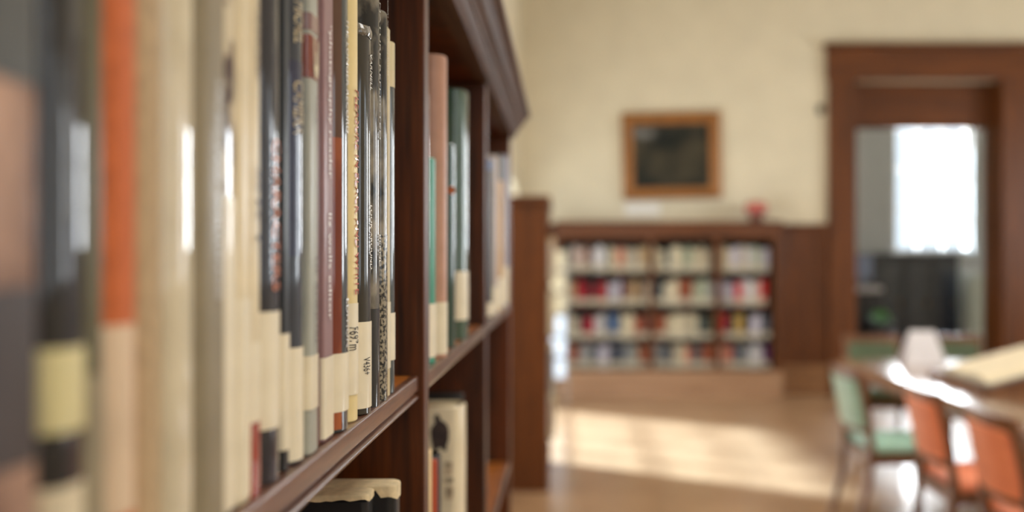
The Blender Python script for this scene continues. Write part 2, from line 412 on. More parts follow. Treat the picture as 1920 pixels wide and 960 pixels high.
def spine_text(s, m, root, t, r, za, zb, height, centre, off=0.0008):
    """lettering laid round the spine, reading from top to bottom with letter tops towards +y"""
    o = text_mesh(s, m, 'lettering', root, za-zb, height, (0, 0, 0), (0, 0, -1), (0, 1, 0))
    P = spine_normals(t, r)
    L = [0.0]
    for a, b in zip(P, P[1:]): L.append(L[-1]+math.dist(a[:2], b[:2]))
    for v in o.data.vertices:
        q = min(max(L[-1]/2+centre+v.co.y, 0.0), L[-1]*0.9999)
        i = max(k for k in range(len(L)) if L[k] <= q and k < len(L)-1)
        f = (q-L[i])/max(L[i+1]-L[i], 1e-9)
        x = P[i][0]+(P[i+1][0]-P[i][0])*f; y = P[i][1]+(P[i+1][1]-P[i][1])*f; a = P[i][2]+(P[i+1][2]-P[i][2])*f
        v.co = Vector((x+off*math.cos(a), y+off*math.sin(a), za+v.co.z))
    return o

book_no = [0]
def shelf_book(Xs, Ya, Yb, z0, ztop, m_cover, label, group, d=0.19, r=0.0035, name='book', slot_label=None,
               bands=(), texts=(), pages=None, lcol=None, wrap=0.02, half=None, side_bands=()):
    t = Yb-Ya; h = ztop-z0; Ym = (Ya+Yb)/2
    root = empty(name, (Xs, Ym, z0))
    tag(root, label, 'book', group)
    cov, pg = make_book(t, h, d, m_cover, r)
    cov.build('cover', m_cover, root, smooth=True)
    pg.build('page_block', pages or M_PAGES, root)
    for (za, zb, m, *rest) in bands:
        MB().strip(band_pts(t, r, 0.00025, rest[0] if rest else d*0.98), za-z0, zb-z0).build('spine_panel', m, root, smooth=True)
    if slot_label:
        za, zb = slot_label
        o = MB().strip(band_pts(t, r, 0.0005, wrap, n1=half), za-z0, zb-z0).build('spine_label', lcol or M_LABEL, root, smooth=True)
    for (s, za, zb, m, hfrac, yoff, *rest) in texts:
        # reads from top to bottom, letter tops towards +y
        spine_text(s, m, root, t, r, za-z0, zb-z0, t*hfrac, yoff*t)
    for (s, z, x, size, ln, m) in side_bands:     # print on the near board, reading top to bottom
        text_mesh(s, m, 'lettering', root, ln, size, (x, -t/2-0.0008, z-z0), (0, 0, -1), (1, 0, 0))
    return root, t

G1 = 'books on the upper shelf of the tall bookcase'
CR = (214, 200, 168)
silver = mat('silver_print', (215, 212, 205), 0.35, metallic=0.6)
white_print = mat('white_print', (235, 232, 225), 0.5)
orange_print = mat('orange_print', (206, 110, 56), 0.5, coat=0.5)
red_print = mat('red_print', (176, 62, 28), 0.5, coat=0.5)
dark_print = mat('dark_print', (70, 52, 46), 0.5, coat=0.5)
beige_print = mat('beige_print', (196, 178, 140), 0.5, coat=0.5)
blur_photo = speckle('portrait_print', (120, 92, 78), (186, 150, 126), 26, (1, 1, 0.7), 0.40, 0.60)
blur_photo.node_tree.nodes['Principled BSDF'].inputs['Coat Weight'].default_value = 0.1
bw_photo = speckle('black_white_print', (22, 22, 22), (150, 140, 120), 38, (1, 1, 0.8), 0.46, 0.66)
speck = speckle('speckled_print', (26, 25, 24), (148, 138, 116), 420, (1, 1, 1), 0.44, 0.56)
fire_print = speckle('rust_print', (112, 46, 26), (176, 96, 48), 40, (1, 1, 0.3), 0.4, 0.66)
collage = speckle('collage_print', (70, 48, 38), (205, 190, 158), 46, (1, 1, 1.0), 0.45, 0.55)

# every row gives the pixel column where the spine's far edge shows; depth follows from the spine's plane at the shelf edge
B = []
def bk(xr, Xs, h, m, label, **k): B.append((xr, Xs, h, m, label, k))
bk(100, -0.1236, 0.285, blur_photo, 'grey book with a blurred portrait print, nearest to the camera on the shelf', rf=.3, bands=[(-420, 150, (74, 74, 70, 'satin')), (540, 880, (66, 58, 56, 'satin'))])
bk(174, -0.1230, 0.280, book_material((30, 29, 30)), 'wide black glossy book with a yellowed square label, at far left', rf=.35, lab=(650, 805), lcol='yellow', low=(905, 'cream'))
bk(199, -0.1240, 0.285, book_material((92, 86, 58), 'satin'), 'olive green book between the black book and the orange book', rf=.36, lab=(700, 1030), lcol='olive')
bk(270, -0.1225, 0.280, book_material((188, 96, 44), 'cloth'), 'bright orange cloth book with a long cream label', rf=.36, lab=(608, 960), lcol='pink', lwrap=0.008, half=11)
bk(318, -0.1245, 0.275, book_material((172, 146, 108), 'cloth'), 'tan cloth book right of the bright orange book', rf=.36)
bk(374, -0.1225, 0.285, book_material((206, 194, 164)), 'glossy cream book with a long white glint, right of the tan one', rf=.38)
bk(432, -0.1215, 0.290, book_material((136, 124, 98), 'satin'), 'thick taupe book with silver lettering down its spine', rf=.3, texts=[('SELECTED WRITINGS', 150, 560, 'silver', .14, .0)])
bk(447, -0.1245, 0.285, collage, 'slim book with a dark patterned collage cover, beside the taupe book', lab=(370, 1000), rf=.3)
bk(474, -0.1240, 0.280, book_material((216, 200, 164), 'satin'), 'plain cream book with a faded spine, left of the red-footed one', lab=(560, 930), rf=.3)
bk(489, -0.1243, 0.275, book_material((214, 198, 162), 'satin'), 'cream book with dense dark lettering and a red foot', texts=[('CONTEMPORARY', 0, 150, 'dark', .5, 0), ('ART', 310, 470, 'dark', .3, 0)], foot=(790, (150, 40, 22)), lab=(640, 790), rf=.2)
bk(529, -0.1228, 0.285, book_material((34, 34, 42)), 'navy blue book with orange capitals and a tall cream label', texts=[('CHARACTERS', 262, 545, 'orange', .2, -.06)], lab=(583, 800), rf=.45)
bk(543, -0.1245, 0.275, book_material((20, 20, 20), 'satin'), 'slim black book right of the navy blue one', lab=(625, 842), rf=.2)
bk(562, -0.1232, 0.285, book_material((44, 50, 60)), 'dark blue book with beige capitals and a white glint', texts=[('MICHEL', 8, 85, 'beige', .28, -.12), ('CAMERA', 155, 255, 'beige', .3, -.12)], bands=[(118, 480, (36, 40, 66))], lab=(650, 862), rf=.4)
bk(597, -0.1226, 0.290, book_material((160, 160, 146), 'satin'), 'grey book with a red-brown block and a cream numeral', bands=[(70, 150, (128, 60, 42)), (30, 62, (128, 96, 92), 0.0005)], texts=[('3', 72, 148, 'beige', .6, 0.05), ('H ANNUAL', 180, 232, 'dark', .2, 0.1), ('OF ANNUAL', 480, 650, 'dark', .2, 0.1)], lab=(665, 765), rf=.15)
bk(604, -0.1250, 0.270, book_material((92, 40, 26), 'satin'), 'slim dark red book tucked behind the grey one', rf=.3)
bk(625, -0.1241, 0.2405, book_material((140, 106, 104), 'satin'), 'mauve paperback with white lower case title', texts=[('“photography reader', 46, 335, 'white', .36, 0), ('liz wells editor', 400, 600, 'white', .3, 0)], lab=(668, 830), rf=.08)
bk(656, -0.1212, 0.270, book_material((56, 62, 64)), 'slate book with rust coloured print on its side board', texts=[('THE LONGER RECORD', 36, 250, 'silver', .14, -.02), ('EDITION', 560, 650, 'silver', .14, -.02)], lab=(660, 768), sideprint=True, rf=.45)
bk(668, -0.1222, 0.262, book_material((222, 200, 142), 'satin'), 'pale yellow book with red capitals', texts=[('PLEASURE IN BLACK AND WHITE', 170, 552, 'red', .36, 0.0)], lab=(568, 738), ltext=('F697m', 612, 655, .34), rf=.45)
bk(692, -0.1201, 0.2365, book_material((42, 38, 30)), 'dark brown book with a worn shiny head and narrow white title', texts=[('VARNELL', 100, 170, 'silver', .2, 0.02), ('LOOK AROUND', 385, 505, 'white', .22, 0.02)], lab=(602, 762), ltext=('V436+', 668, 700, .2), rf=.42, worn=True)
bk(712, -0.1209, 0.268, bw_photo, 'black and white photo book with bare branches on its cover', texts=[('NATURE REFLECTED', 5, 262, 'silver', .12, .02), ('BERND', 440, 500, 'white', .16, .02)], rf=.42, branches=True, foot=(578, (24, 24, 26)))
bk(726, -0.1206, 0.262, bw_photo, 'photo book with a speckled grey lower spine', texts=[('ROBERT ADAMS HOUSE ASYLUM', 0, 140, 'silver', .14, .02)], foot=(440, 'speck'), rf=.4)
bk(732, -0.1216, 0.2552, book_material((196, 180, 140), 'satin'), 'slim buff pamphlet next to the last book', lab=(566, 690), rf=.2)
bk(741, -0.1214, 0.2480, book_material((56, 64, 66)), 'short slate book with a cream head, last before the gap', bands=[(60, 165, (206, 192, 152))], lab=(586, 674), rf=.42)

lab_mats = {'yellow': mat('yellowed_label', (206, 194, 140), 0.5, coat=0.3), 'olive': mat('olive_label', (140, 128, 100), 0.6),
            'pink': mat('pinkish_label', (208, 182, 150), 0.6)}
prints = {'silver': silver, 'white': white_print, 'orange': orange_print, 'red': red_print, 'dark': dark_print, 'beige': beige_print}
Yn = F*0.1240/(VX+70)
for bi_, (xr, Xs, h, m, label, k) in enumerate(B):
    Yf = F*abs(Xs)/(VX-xr)
    if k.get('rf', .3) >= .4:       # a bulging spine shows its ridge, not its far edge
        Yx = F*abs(B[bi_+1][1])/(VX-B[bi_+1][0]) if bi_+1 < len(B) else Yf+(Yf-Yn)
        Yf = (Yf+Yx)/2
    Ya, Yb = Yn+0.0002, Yf
    if Yb-Ya < 0.004: print('THIN', label, Yb-Ya); Yb = Ya+0.004
    Ym = (Ya+Yb)/2
    Z = lambda p: zpx(p, Ym)
    t = Yb-Ya; z0 = SZ; rf = k.get('rf', .3); r = (0.46*t, k.get('ax', 0.55)*t) if rf >= .4 else rf*t
    bands = []
    for bnd in k.get('bands', ()):
        bands.append((max(Z(bnd[1]), z0), min(Z(bnd[0]), z0+h), book_material(bnd[2][:3], *bnd[2][3:]), *bnd[3:]))
    if 'foot' in k:
        fm = speck if k['foot'][1] == 'speck' else book_material(k['foot'][1])
        bands.append((z0, Z(k['foot'][0]), fm))
    if 'low' in k:
        bands.append((max(Z(1000), z0+0.002), Z(k['low'][0]), book_material(CR, 'satin')))
    if k.get('sideprint'): pass
    tx = [(s, Z(a), Z(b), prints[pm], hf, yo) for (s, a, b, pm, hf, yo) in k.get('texts', ())]
    sl = None
    if 'lab' in k: sl = (max(Z(k['lab'][1]), z0+0.002), Z(k['lab'][0]))
    root, _ = shelf_book(Xs, Ya, Yb, z0, z0+h, m, label, G1, r=r, slot_label=sl, bands=bands, texts=tx,
                         lcol=lab_mats.get(k.get('lcol')), wrap=k.get('lwrap', 0.02), half=k.get('half'))
    if 'ltext' in k:
        s, a, b, hf = k['ltext']
        spine_text(s, M_INK, root, t, r, Z(a)-z0, Z(b)-z0, t*hf, -0.2*t, 0.0010)
    if k.get('sideprint'):
        zm = Z(262)-z0
        MB().strip(band_pts(t, r, 0.0003, 0.17, n1=8), 0.002, zm).build('side_print', fire_print, root, smooth=True)
        MB().strip(band_pts(t, r, 0.0003, 0.17, n1=8), zm, h-0.003).build('side_print', book_material((84, 54, 38)), root, smooth=True)
    if k.get('worn'):
        wm = mat('lifting_laminate', (92, 84, 68), 0.12, coat=1.0, bump=1.0, scale=300, var=0.5)
        pts = spine_profile(t, r)
        mb = MB()
        top = []
        for ring_i, (zz, off) in enumerate(((h-0.006, 0.0003), (h-0.004, 0.0009), (h-0.0015, 0.0006), (h+0.0010, 0.0001), (h+0.0013, -0.002))):
            top.append([mb.bm.verts.new((x+off+random.uniform(-.0003, .0003), y*(1+off*2/t), zz+random.uniform(-.0006, .0006))) for x, y in [(-bulge(t, r)-0.004, -t/2)]+pts+[(-bulge(t, r)-0.004, t/2)]])
        for a, b in zip(top, top[1:]):
            for i in range(len(a)-1): mb.bm.faces.new((a[i], a[i+1], b[i+1], b[i]))
        mb.build('head_wrap', wm, root, smooth=True)
    if k.get('branches'):
        bm_ = MB()
        def twig(x, z, a, ln, wd):
            x2, z2 = x+math.sin(a)*ln, z+math.cos(a)*ln
            nx, nz = math.cos(a)*wd, -math.sin(a)*wd
            v = [bm_.bm.verts.new((px, -t/2-0.0006, pz)) for px, pz in ((x-nx, z-nz), (x+nx, z+nz), (x2+nx*.6, z2+nz*.6), (x2-nx*.6, z2-nz*.6))]
            bm_.bm.faces.new(v)
            return x2, z2
        def grow(x, z, a, ln, wd, dep):
            x2, z2 = twig(x, z, a, ln, wd)
            if dep:
                for s in (-1, 1): grow(x2, z2, a+s*random.uniform(.15, .4), ln*.72, wd*.65, dep-1)
        grow(-bulge(t, r)-0.004, Z(580)-z0, 0.05, 0.012, 0.0005, 4)
        grow(-bulge(t, r)-0.002, Z(575)-z0, -0.2, 0.010, 0.0004, 3)
        bm_.build('branch_print', mat('branch_ink', (12, 12, 12), 0.5), root)
    Yn = Yb

# lower shelf of the first bay: two black volumes with torn buff heads
z1 = SHELVES[1]
buff = mat('torn_buff_paper', (206, 186, 146), 0.8, var=0.2, scale=120, bump=0.5)
blackc = book_material((26, 25, 24), 'satin')
def torn(Xs, Ya, Yb, zt, label, r, rim, rim_spine):
    t = Yb-Ya; h = zt-z1
    root = empty('book', (Xs, (Ya+Yb)/2, z1)); tag(root, label, 'book', 'black books on the lower shelf of the tall bookcase')
    cov, pg = make_book(t, h-0.004, 0.2, blackc, r)
    cov.build('cover', blackc, root, smooth=True); pg.build('page_block', M_PAGES, root)
    # buff paper turned over the head, with a ragged lower hem
    pts = [(-0.2, -t/2)]+spine_profile(t, r, 10)+[(-0.2, t/2)]
    # resample finely
    fine = []
    for a, b in zip(pts, pts[1:]):
        n = max(1, int(math.dist(a, b)/0.004))
        for i in range(n): fine.append((a[0]+(b[0]-a[0])*i/n, a[1]+(b[1]-a[1])*i/n))
    fine.append(pts[-1])
    mb = MB(); rings = []
    rims = [rim+(rim_spine-rim)*(1 if x > -0.014 else 0) for x, y in fine]
    rag = [random.uniform(0, 0.0009)+0.0012*math.sin(q_*0.35) for q_ in range(len(fine))]
    for ki, (zz, off) in enumerate(((0, 0.0006), (h-0.0018, 0.0007), (h-0.0006, 0.0002), (h, -0.0012))):
        rings.append([mb.bm.verts.new((x+off, y*(1+2*off/t), zz if ki else h-rims[i]-rag[i])) for i, (x, y) in enumerate(fine)])
    for a, b in zip(rings, rings[1:]):
        for i in range(len(a)-1): mb.bm.faces.new((a[i], a[i+1], b[i+1], b[i]))
    mb.bm.faces.new(rings[-1])
    mb.build('head_wrap', buff, root, smooth=True)
    return root
torn(-0.137, 0.690, 0.7145, H-0.163, 'black book with a torn buff head, nearer of the two on the lower shelf', 0.005, 0.003, 0.004)
rt = torn(-0.122, 0.7155, 0.7400, H-0.1625, 'black book with a torn buff head, farther of the two on the lower shelf', 0.007, 0.0035, 0.009)
MB().box(-0.0165, -0.0145, -0.0131, -0.0121, 0.01, 0.1535).build('red_stripe', book_material((150, 48, 26), 'satin'), rt)

# second bay, upper shelf
G2 = 'books in the middle bay of the tall bookcase'
last_y = {}
def bay_book(xa, xr, Xs, ytop, m, label, z0, group, lab=None, r=0.003, bands=(), lmat=None, name='book', d=0.19):
    Ya, Yb = F*abs(Xs)/(VX-xa), F*abs(Xs)/(VX-xr)
    Ya = max(Ya, last_y.get(group, YB[3]+0.0005)); Yb = max(Yb, Ya+0.004); last_y[group] = Yb
    zt = zpx(ytop, Ya)
    sl = (zpx(lab[1], Yb), zpx(lab[0], Yb)) if lab else None
    if sl: sl = (max(sl[0], z0+0.004), sl[1])
    bs = [(max(zpx(b[1], Yb), z0), min(zpx(b[0], Yb), zt), b[2]) for b in bands]
    return shelf_book(Xs, Ya+0.0003, Yb, z0, zt, m, label, group, r=(0.46*(Yb-Ya), min(0.6*(Yb-Ya), 0.014)), slot_label=sl, bands=bs, lcol=lmat, name=name, d=d)
bay_book(800, 809, -0.1195, 168, book_material((148, 140, 150)), 'pale grey book in a plastic sleeve, first in the middle bay', SZ, G2, r=0.004)
bay_book(809.3, 821, -0.1190, 292, book_material((32, 128, 96), 'satin'), 'short teal book between the grey and the pink book', SZ, G2, lab=(567, 664), r=0.004)
bay_book(834, 841, -0.1150, 100, book_material((182, 138, 114), 'satin'), 'tall dusty pink book in the middle bay', SZ, G2, lab=(565, 668), r=0.006)
rg, tg = bay_book(850, 856, -0.1190, 268, book_material((30, 58, 44)), 'slim dark green book with a small orange emblem', SZ, G2, r=0.003)
MB().lathe([(0.004, 0), (0.004, 0.0006)], 0, 0, 12).build('emblem', mat('orange_emblem', (190, 100, 40), 0.5), rg, loc=(-0.002, -tg/2-0.0003, zpx(358, 1.07)-SZ)).rotation_euler = (math.pi/2, 0, 0)
bay_book(873, 881, -0.1170, 165, book_material((62, 84, 66)), 'tall green book in a clear sleeve, last in the middle bay', SZ, G2, lab=(508, 596), r=0.007)
# second bay, lower shelf: white book turned with its cover to the room, two slim volumes before it
G3 = 'books on the lower shelf of the middle bay'
zz1 = SHELVES[1]
bay_book(800, 816, -0.1260, 856, book_material((216, 190, 140), 'satin'), 'slim buff book standing before the white book', zz1, G3, r=0.003)
bay_book(816.3, 821, -0.1245, 862, book_material((168, 70, 40), 'satin'), 'very thin red-brown book standing before the white book', zz1, G3, r=0.002)
bay_book(821.3, 831, -0.1255, 858, book_material((24, 24, 24), 'satin'), 'slim black book standing before the white book', zz1, G3, r=0.003)
wb, tw = bay_book(868, 877, -0.1175, 763, mat('white_picture_cover', (224, 210, 176), 0.4, coat=0.5, var=0.06, scale=20), 'white book showing a dark seated figure on its cover', zz1, G3, r=0.009, d=0.2)
Yw = F*0.1175/(VX-868)
def cover_xz(px, py):
    # near board of the white book: pixel to local x,z at its depth
    return ((px-VX)*Yw/F+0.1175, zpx(py, Yw)-zz1)
mb = MB()
sil = [(812, 843), (808, 820), (807, 806), (812, 797), (816, 793), (815, 788), (814, 781), (819, 776), (825, 779), (826, 787), (832, 790), (839, 797), (842, 808), (841, 826), (837, 838), (838, 845), (831, 846), (829, 840), (822, 840), (818, 846)]
vs = [mb.bm.verts.new((cover_xz(*p)[0], -tw/2-0.0010, cover_xz(*p)[1])) for p in sil]; mb.bm.faces.new(vs)
mb.build('figure_print', mat('figure_ink', (58, 44, 38), 0.6, var=0.5, scale=60), wb)
for i, (px0, px1, py0, py1) in enumerate([(834, 848, 866, 890), (832, 850, 896, 905), (836, 850, 912, 936)]):
    a, b = cover_xz(px0, py1), cover_xz(px1, py0)
    MB().box(a[0], b[0], -tw/2-0.0011, -tw/2-0.0005, a[1], b[1]).build('print_block', mat('faint_ink', (168, 150, 122), 0.6, var=0.6, scale=90), wb)
bay_book(867, 871.5, -0.127, 740, book_material((28, 24, 20), 'cloth'), 'black book just behind the head of the white book', zz1, G3, r=0.003)
# third bay
G4 = 'books in the last bay of the tall bookcase'
bay_book(921.5, 925, -0.1175, 297, book_material((24, 26, 30), 'satin'), 'black book with a blue head in the last bay', SZ, G4, lab=(566, 618), bands=[(250, 322, book_material((48, 84, 130), 'satin'))], r=0.006)
bay_book(932, 936, -0.1160, 290, book_material((178, 162, 150), 'satin'), 'pale grey book with a cream label in the last bay', SZ, G4, lab=(536, 600), r=0.008)
bay_book(942.5, 945.5, -0.1165, 288, book_material((190, 146, 82), 'satin'), 'mustard book with a dark head in the last bay', SZ, G4, lab=(520, 580), bands=[(270, 342, book_material((70, 64, 50), 'satin'))], r=0.008)
bay_book(951.8, 954.5, -0.1155, 290, book_material((150, 150, 162), 'satin'), 'glossy blue-grey book at the very end of the last bay', SZ, G4, lab=(500, 568), r=0.02)

# ---------------------------------------------------------------- far and low bookcases with their books
far_palette = {}
def far_mesh(col):
    """unit book (1 x 1 x 1, origin at foot, spine face at y=0 towards -y): cover and pale spine label"""
    if col in far_palette: return far_palette[col]
    bm = bmesh.new()
    prof = [(-.5, 1), (-.5, .06), (-.3, 0.0), (.3, 0.0), (.5, .06), (.5, 1)]
    zs = [0, .06, .30, .95, 1.0]
    R = []
    for zi, z in enumerate(zs):
        s = 0.94 if zi == 4 else 1
        R.append([bm.verts.new((x*s, y+(0.02 if zi == 4 else 0), z)) for x, y in prof])
    n = len(prof)
    for zi, (a, b) in enumerate(zip(R, R[1:])):
        for k in range(n):
            f = bm.faces.new((a[k], a[(k+1) % n], b[(k+1) % n], b[k]))
            f.material_index = 1 if (zi == 1 and 1 <= k <= 3) else 0
    bm.faces.new(R[0][::-1]); f = bm.faces.new(R[-1]); f.material_index = 2
    bmesh.ops.recalc_face_normals(bm, faces=bm.faces[:])
    me = bpy.data.meshes.new('book'); bm.to_mesh(me); bm.free()
    me.materials.append(book_material(tuple(int(c*0.86) for c in col), 'satin')); me.materials.append(mat('small_label_paper', (186, 174, 150), 0.6)); me.materials.append(M_PAGES)
    far_palette[col] = me
    return me
CN = {'salmon': (206, 122, 94), 'rust': (160, 84, 54), 'pink': (216, 190, 176), 'white': (226, 220, 218), 'lilac': (206, 198, 208), 'cream': (222, 206, 172),
      'tan': (202, 172, 128), 'olive': (96, 88, 66), 'navy': (38, 44, 62), 'black': (34, 32, 32), 'red': (214, 44, 40), 'crimson': (164, 30, 44), 'maroon': (98, 44, 42),
      'beige': (196, 180, 152), 'teal': (64, 84, 88), 'blue': (98, 128, 172), 'grey': (158, 156, 152), 'slate': (90, 94, 102), 'sage': (176, 180, 152), 'purple': (96, 34, 92), 'brown': (118, 78, 54), 'mustard': (196, 160, 84)}
ROWS = [
 [(1062, 'salmon'), (1075, 'olive'), (1100, 'pink'), (1110, 'brown'), (1135, 'white'), (1143, 'olive'), (1155, 'cream'), (1170, 'salmon'), (1190, 'beige'), (1200, 'grey'), (1215, 'tan'), (1225, 'navy'),
  (1247, 'cream'), (1260, 'teal'), (1280, 'cream'), (1300, 'sage'), (1318, 'cream'), (1340, 'beige'), (1368, 'cream'), (1385, 'lilac'), (1400, 'beige'), (1412, 'white'), (1428, 'sage'), (1446, 'lilac')],
 [(1082, 'tan'), (1104, 'crimson'), (1115, 'black'), (1136, 'crimson'), (1143, 'olive'), (1166, 'lilac'), (1182, 'maroon'), (1194, 'tan'), (1208, 'brown'), (1225, 'beige'), (1248, 'teal'), (1260, 'beige'), (1276, 'cream'), (1297, 'rust'),
  (1325, 'sage'), (1340, 'grey'), (1352, 'pink'), (1378, 'lilac'), (1393, 'red'), (1412, 'white'), (1425, 'pink'), (1446, 'red')],
 [(1064, 'brown'), (1088, 'beige'), (1094, 'navy'), (1112, 'crimson'), (1134, 'white'), (1140, 'olive'), (1158, 'blue'), (1166, 'slate'), (1186, 'cream'), (1200, 'salmon'), (1212, 'rust'), (1226, 'navy'), (1252, 'rust'), (1280, 'cream'), (1292, 'beige'), (1312, 'cream'),
  (1326, 'teal'), (1340, 'olive'), (1364, 'red'), (1378, 'navy'), (1400, 'mustard'), (1408, 'black'), (1430, 'lilac'), (1446, 'slate')],
 [(1062, 'sage'), (1086, 'rust'), (1110, 'grey'), (1125, 'slate'), (1140, 'lilac'), (1155, 'navy'), (1172, 'slate'), (1190, 'grey'), (1202, 'sage'), (1216, 'rust'), (1224, 'black'), (1240, 'grey'), (1262, 'slate'), (1274, 'beige'), (1286, 'cream'), (1300, 'salmon'), (1318, 'teal'),
  (1344, 'rust'), (1356, 'pink'), (1378, 'salmon'), (1392, 'slate'), (1406, 'grey'), (1432, 'white'), (1446, 'purple')]]
ROWNAME = ['top shelf', 'second shelf', 'third shelf', 'bottom shelf']
ORD = ['first', 'second', 'third', 'fourth', 'fifth', 'sixth', 'seventh', 'eighth', 'ninth', 'tenth', 'eleventh', 'twelfth', 'thirteenth', 'fourteenth', 'fifteenth', 'sixteenth', 'seventeenth', 'eighteenth', 'nineteenth', 'twentieth',
       'twenty-first', 'twenty-second', 'twenty-third', 'twenty-fourth', 'twenty-fifth', 'twenty-sixth', 'twenty-seventh', 'twenty-eighth', 'twenty-ninth', 'thirtieth']
FY = 10.75                      # front of the far bookcase
FS = F/FY
fx = lambda px: (px-VX)/FS
fz = lambda py: H-(py-VY)/FS
far = empty('low_bookcase', (1.1, FY+0.17, 0)); tag(far, 'low red-brown bookcase of four shelves against the far wall', 'bookcase')
def fpart(root, mb, name, m):
    o = mb.build(name, m, root); o.matrix_parent_inverse = Matrix.Translation(-root.location); return o
BX0, BX1 = -0.095, 2.33
bays = [BX0+0.04, fx(1222), fx(1346), BX1-0.075]
top_z = 1.915
fpart(far, MB().box(BX0-0.02, BX1+0.02, FY-0.03, FW-0.06, top_z-0.05, top_z, 0.006), 'top_board', M_FARWOODX)
fpart(far, MB().box(BX0, BX1, FY-0.005, FY+0.02, fz(446), top_z-0.05), 'frieze', M_FARWOODX)
for (a, b) in ((BX0, BX0+0.04), (bays[1]-0.02, bays[1]+0.02), (bays[2]-0.025, bays[2]+0.025), (BX1-0.075, BX1)):
    fpart(far, MB().box(a, b, FY, FW-0.07, 0.0, top_z-0.05, 0.003), 'upright', M_FARWOOD)
fpart(far, MB().box(BX0, BX1, FW-0.085, FW-0.07, 0.0, top_z-0.05), 'back_panel', M_SHADESHELF)
fpart(far, MB().box(BX0, BX1+0.01, FY-0.03, FY-0.002, 0.0, fz(695), 0.003), 'plinth', M_PLINTHGLOW)
shz = [fz(p) for p in (511, 574, 637, 692)]
for z in shz:
    for a, b in zip(bays, bays[1:]):
        fpart(far, MB().box(a+0.02, b-0.02, FY+0.012, FW-0.085, z-0.025, z, 0.002), 'shelf', M_SHADESHELF)
heights = [0.285, 0.285, 0.275, 0.265]
BAYNAME = ['left bay', 'middle bay', 'right bay']
for ri, row in enumerate(ROWS):
    z = shz[ri]
    for bi in range(3):
        a, b = bays[bi]+0.022, bays[bi+1]-0.022
        x = a; n = 0
        while True:
            wd = random.uniform(0.026, 0.046)
            if x+wd > b: break
            pxm = VX+(x+wd/2)*FS
            cn = next((c for xe, c in row if pxm <= xe), row[-1][1])
            col = CN[cn]
            j = random.choice((-1, 0, 0, 1))*10
            col = tuple(max(8, min(245, c+j)) for c in col)
            o = bpy.data.objects.new('book', far_mesh(col)); C.objects.link(o)
            o.location = (x+wd/2, FY+0.045+random.uniform(0.0, 0.02), z)
            o.scale = (wd*0.97, random.uniform(0.15, 0.19), heights[ri]*random.uniform(0.84, 1.04))
            tag(o, '%s book, %s from the left on the %s, %s of the far bookcase' % (cn, ORD[n], ROWNAME[ri], BAYNAME[bi]), 'book', 'books in the far low bookcase')
            n += 1; x += wd+random.choice((0, 0, 0, 0, 0.004, 0.012))

# low bookcase along the left wall, seen end-on
LX, LY0, LY1 = -0.11, 6.43, 7.42
lowc = empty('low_bookcase', (LX-0.19, 6.92, 0)); tag(lowc, 'low red-brown bookcase along the left wall, its end panel towards us', 'bookcase')
fpart(lowc, MB().box(LW+0.01, LX+0.012, LY0-0.02, LY1+0.02, top_z-0.05, top_z, 0.01), 'top_board', M_FARWOOD)
fpart(lowc, MB().box(LW+0.01, LX, LY0, LY0+0.05, 0, top_z-0.05, 0.004), 'end_panel', M_FARWOOD)
fpart(lowc, MB().box(LW+0.01, LX, LY1-0.05, LY1, 0, top_z-0.05, 0.004), 'end_panel', M_FARWOOD)
fpart(lowc, MB().box(LW+0.01, LW+0.025, LY0+0.05, LY1-0.05, 0, top_z-0.05), 'back_panel', M_FARWOOD)
fpart(lowc, MB().box(LX-0.03, LX-0.01, LY0+0.05, LY1-0.05, 0, shz[3]-0.025), 'plinth', M_FARWOOD)
fpart(lowc, MB().box(LX-0.02, LX, LY0+0.05, LY1-0.05, fz(446), top_z-0.05), 'frieze', M_FARWOOD)
lb = [LY0+0.05, LY1-0.05]
cn_low = ['cream', 'beige', 'tan', 'cream', 'pink', 'beige', 'grey', 'white', 'cream', 'brown']
for ri, z in enumerate(shz):
    for b0, b1 in zip(lb[0::2], lb[1::2]):
        fpart(lowc, MB().box(LW+0.025, LX-0.008, b0, b1, z-0.025, z, 0.002), 'shelf', M_FARWOOD)
        y = b0+0.004
        while True:
            wd = random.uniform(0.05, 0.085)
            if y+wd > b1: break
            o = bpy.data.objects.new('book', far_mesh(CN[random.choice(cn_low)])); C.objects.link(o)
            o.location = (LX+random.uniform(0.0, 0.045), y+wd/2, z)
            o.rotation_euler = (0, 0, math.pi/2)
            o.scale = (wd*0.97, 0.19, heights[ri]*random.uniform(0.84, 1.04))
            tag(o, 'pale book seen edge-on in the low bookcase along the left wall', 'book', 'books in the low bookcase along the left wall')
            y += wd+0.001

# ---------------------------------------------------------------- things on the far wall and on the far bookcase
WS = F/FW
wx = lambda px: (px-VX)/WS
wzp = lambda py: H-(py-VY)/WS
pic = empty('framed_painting', ((wx(1168)+wx(1352))/2, FW-0.03, wzp(373)))
tag(pic, 'dark landscape painting in a wide gilt wood frame on the cream wall', 'painting')
pw, ph = (1352-1168)/WS, (373-212)/WS
gilt = mat('gilt_frame', (142, 92, 42), 0.4, metallic=0.25, var=0.25, scale=18, bump=0.3)
fwid = 0.125
def frame_side(pts_a, pts_b, name='frame_rail'):
    mb = MB(); mb.loft([pts_a, pts_b]); return mb.build(name, gilt, pic)
prof = [(0, 0.028), (0, -0.03), (0.03, -0.045), (0.07, -0.03), (fwid, -0.012), (fwid, 0.028)]
cor = [(-pw/2, 0), (pw/2, 0), (pw/2, ph), (-pw/2, ph)]
inw = [(1, 1), (-1, 1), (-1, -1), (1, -1)]
for i in range(4):
    a, b = i, (i+1) % 4
    frame_side([(cor[a][0]+inw[a][0]*u, v, cor[a][1]+inw[a][1]*u) for u, v in prof], [(cor[b][0]+inw[b][0]*u, v, cor[b][1]+inw[b][1]*u) for u, v in prof])
